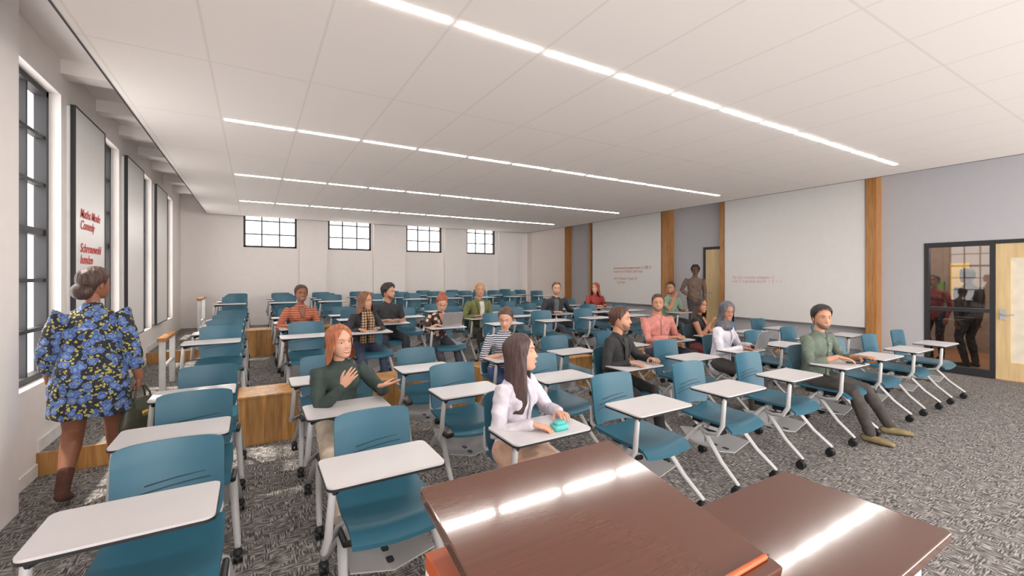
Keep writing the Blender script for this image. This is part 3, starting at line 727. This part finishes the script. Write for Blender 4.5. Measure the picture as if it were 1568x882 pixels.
# standing figures
person('man_in_brown_sweater', (9.3, 6.9, T1), -35, stand=True, s=1.0, hair='curly', hoff=.03, hnoise=.015, hy=-20, col=(DK, (34, 24, 22), (112, 92, 80), (62, 58, 60), (40, 34, 32)), hR=(-.2, -.12, .98), hL=(.24, -.05, .86), poleR=(-.5, 1, -.3), poleL=(.5, 1, -.3))
person('woman_in_floral_dress', (-1.03, 4.33, 0), 176, fem=True, vox=.008, stand=True, s=.985, lean=5, armk=1.16, slv=.016, legk=1.2, hair='bun', bun=(0, .092, -.055, .066), hoff=.018, hy=-32, boots=1, bottom='dress', hemz=.60, sleeve='three', wr=.009,
    col=((146, 94, 70), (64, 42, 34), FLORAL, FLORAL, (78, 44, 34)), hR=(-.265, -.06, .82), hL=(.245, -.08, .83), poleR=(-.3, 1, 0), poleL=(.3, 1, 0), aR=(-.08, -.24, .10), aL=(.08, .20, .155), tzL=-.42, gR='grip', huR=(-1, 0, 0), huL=(1, 0, 0), hdR=(0, -.1, -1), hdL=(0, -.25, -1))
person('woman_in_corridor', (11.6, 3.12, 0), -100, fem=True, stand=True, s=.97, hair='short', hoff=.014, vox=.014, col=(BR, (40, 28, 26), (130, 50, 52), (44, 40, 46), (40, 34, 32)), hR=(-.22, -.08, .82), hL=(.22, -.12, .82), poleR=(-.5, 1, -.3), poleL=(.5, 1, -.3))
person('man_in_corridor', (11.0, 2.50, 0), 150, stand=True, s=1.03, hair='curly', hoff=.022, hnoise=.01, vox=.014, col=(DK, (24, 20, 20), (54, 46, 44), (40, 38, 40), (30, 28, 28)), hR=(-.24, -.08, .82), hL=(.24, -.02, .82), poleR=(-.5, 1, -.3), poleL=(.5, 1, -.3))

# ------------------------------------------------------------------ chairs
for r, (y, z) in ROW.items():
    ncol = 10 if r <= 3 else 9
    ppl = seats.get(r, [])
    for k in range(ncol):
        x = -.38+.9*k
        if any(abs(x-p) < .56 for p in ppl): continue
        chair(x, y, z)
    for p in ppl: chair(p, y, z)

# ------------------------------------------------------------------ handbag
def handbag(x, y, z):
    b = MB(); OL = M('olive_leather', (62, 62, 46), .4, 0, .15, 20, .2)
    b.tube([(0, 0, .0), (0, 0, .06), (0, 0, .15), (0, 0, .22)], [(.16, .065), (.155, .065), (.13, .05), (.105, .02)], 0, 20, ref=(0, 1, 0), rnd=True)
    for q in (-.03, .03): b.tube([(q, -.07, .17), (q*.8, -.06, .26), (q*.3, -.03, .325), (q*.3, .03, .325), (q*.8, .06, .26), (q, .07, .17)], [.007]*6, 0, 8)
    b.box(.035, .062, -.03, .03, .10, .14, 1)
    o = b.obj('handbag', [OL, M('brass', (180, 150, 80), .3, .8)], True); o.location = (x, y, z); o.rotation_euler = (0, 0, math.radians(-38)); return o
handbag(-.76, 4.39, .43)

# ------------------------------------------------------------------ laptops and small things
def laptop(x, y, z, rot):
    b = MB(); b.slab(0, 0, .30, .21, 0, .012, .012, 0); b.slab(0, .0, .26, .10, .012, .0135, .004, 1)
    X = Matrix.Translation((0, -.105, .010)) @ Matrix.Rotation(math.radians(105), 4, 'X')
    b.slab(0, .10, .30, .205, -.004, .004, .012, 0, X)
    o = b.obj('laptop', [M('aluminium', (176, 176, 180), .35, .6), BLACK], parent=None, bevel=.001); o.location = (x, y, z); o.rotation_euler = (0, 0, rot); return o
laptop(2.32, 5.64, T1+.732, .1); laptop(5.20, 3.06, .732, .1)
p = MB(); p.slab(0, 0, .10, .07, 0, .03, .02, 0); p.slab(.0, .0, .07, .05, .03, .045, .015, 0); p.ell((-.08, .0, .01), (.03, .02, .01), 1)
o = p.obj('glasses_case', [M('turquoise', (86, 186, 182), .4), M('orange_item', (216, 110, 60), .5)], True); o.location = (1.50, 2.0, .732)
p = MB(); p.slab(0, 0, .075, .15, 0, .008, .01, 0); o = p.obj('smartphone', [BLACK], bevel=.001); o.location = (5.2, 2.0, .733); o.rotation_euler = (0, 0, .5)

# ------------------------------------------------------------------ lectern + side table
LX0, LX1 = .34, .94; d0 = .5; sl = .19
lec = MB()
yb, yn = 1.0, .485
ang = math.atan(sl); Ln = (yb-yn)/math.cos(ang)
X = Matrix.Translation(((LX0+LX1)/2, yb, EYE-d0)) @ Matrix.Rotation(ang, 4, 'X')
lec.slab(0, -Ln/2, LX1-LX0, Ln, -.028, 0, .006, 0, X)
lec.box(LX0+.0, LX1-.06, .50, .965, .925, .965, 2)
lec.box(LX0+.0, LX1-.06, .50, .965, .06, .925, 1); lec.box(LX0+.04, LX1-.10, .53, .93, 0, .06, 3)
lec.obj('lectern', [WALNUT, WHITEP, ORANGE, BLACK], bevel=.003)
pen = MB(); pen.tube([(0, 0, 0), (.14, 0, 0), (.27, 0, 0)], [.006, .006, .006], 0, 8); pen.tube([(.27, 0, 0), (.285, 0, 0)], [.005, .001], 1, 8, rnd=False)
o = pen.obj('pencil', [ORANGE, BLACK], True); o.location = (.65, .513, 1.0145)
side = MB(); side.slab(1.295, .63, .71, .44, .872, .9, .01, 0)
side.box(1.0, 1.6, .46, .82, .06, .872, 1); side.box(1.03, 1.57, .48, .80, 0, .06, 2)
side.obj('credenza', [WALNUT, WHITEP, BLACK], bevel=.003)

# ------------------------------------------------------------------ light
w = bpy.data.worlds.new('world'); sc.world = w; w.use_nodes = True
bg = w.node_tree.nodes['Background']; bg.inputs['Color'].default_value = (1.0, .97, .945, 1); bg.inputs['Strength'].default_value = 5.4
sn = bpy.data.lights.new('sun', 'SUN'); sn.energy = 7; sn.angle = .03; sn.color = (1, .94, .84)
so = bpy.data.objects.new('sun', sn); sc.collection.objects.link(so); so.location = (-8, 6, 12)
so.rotation_euler = Vector((.55, -.22, -.85)).to_track_quat('-Z', 'Y').to_euler()
print('objects', len(bpy.data.objects))
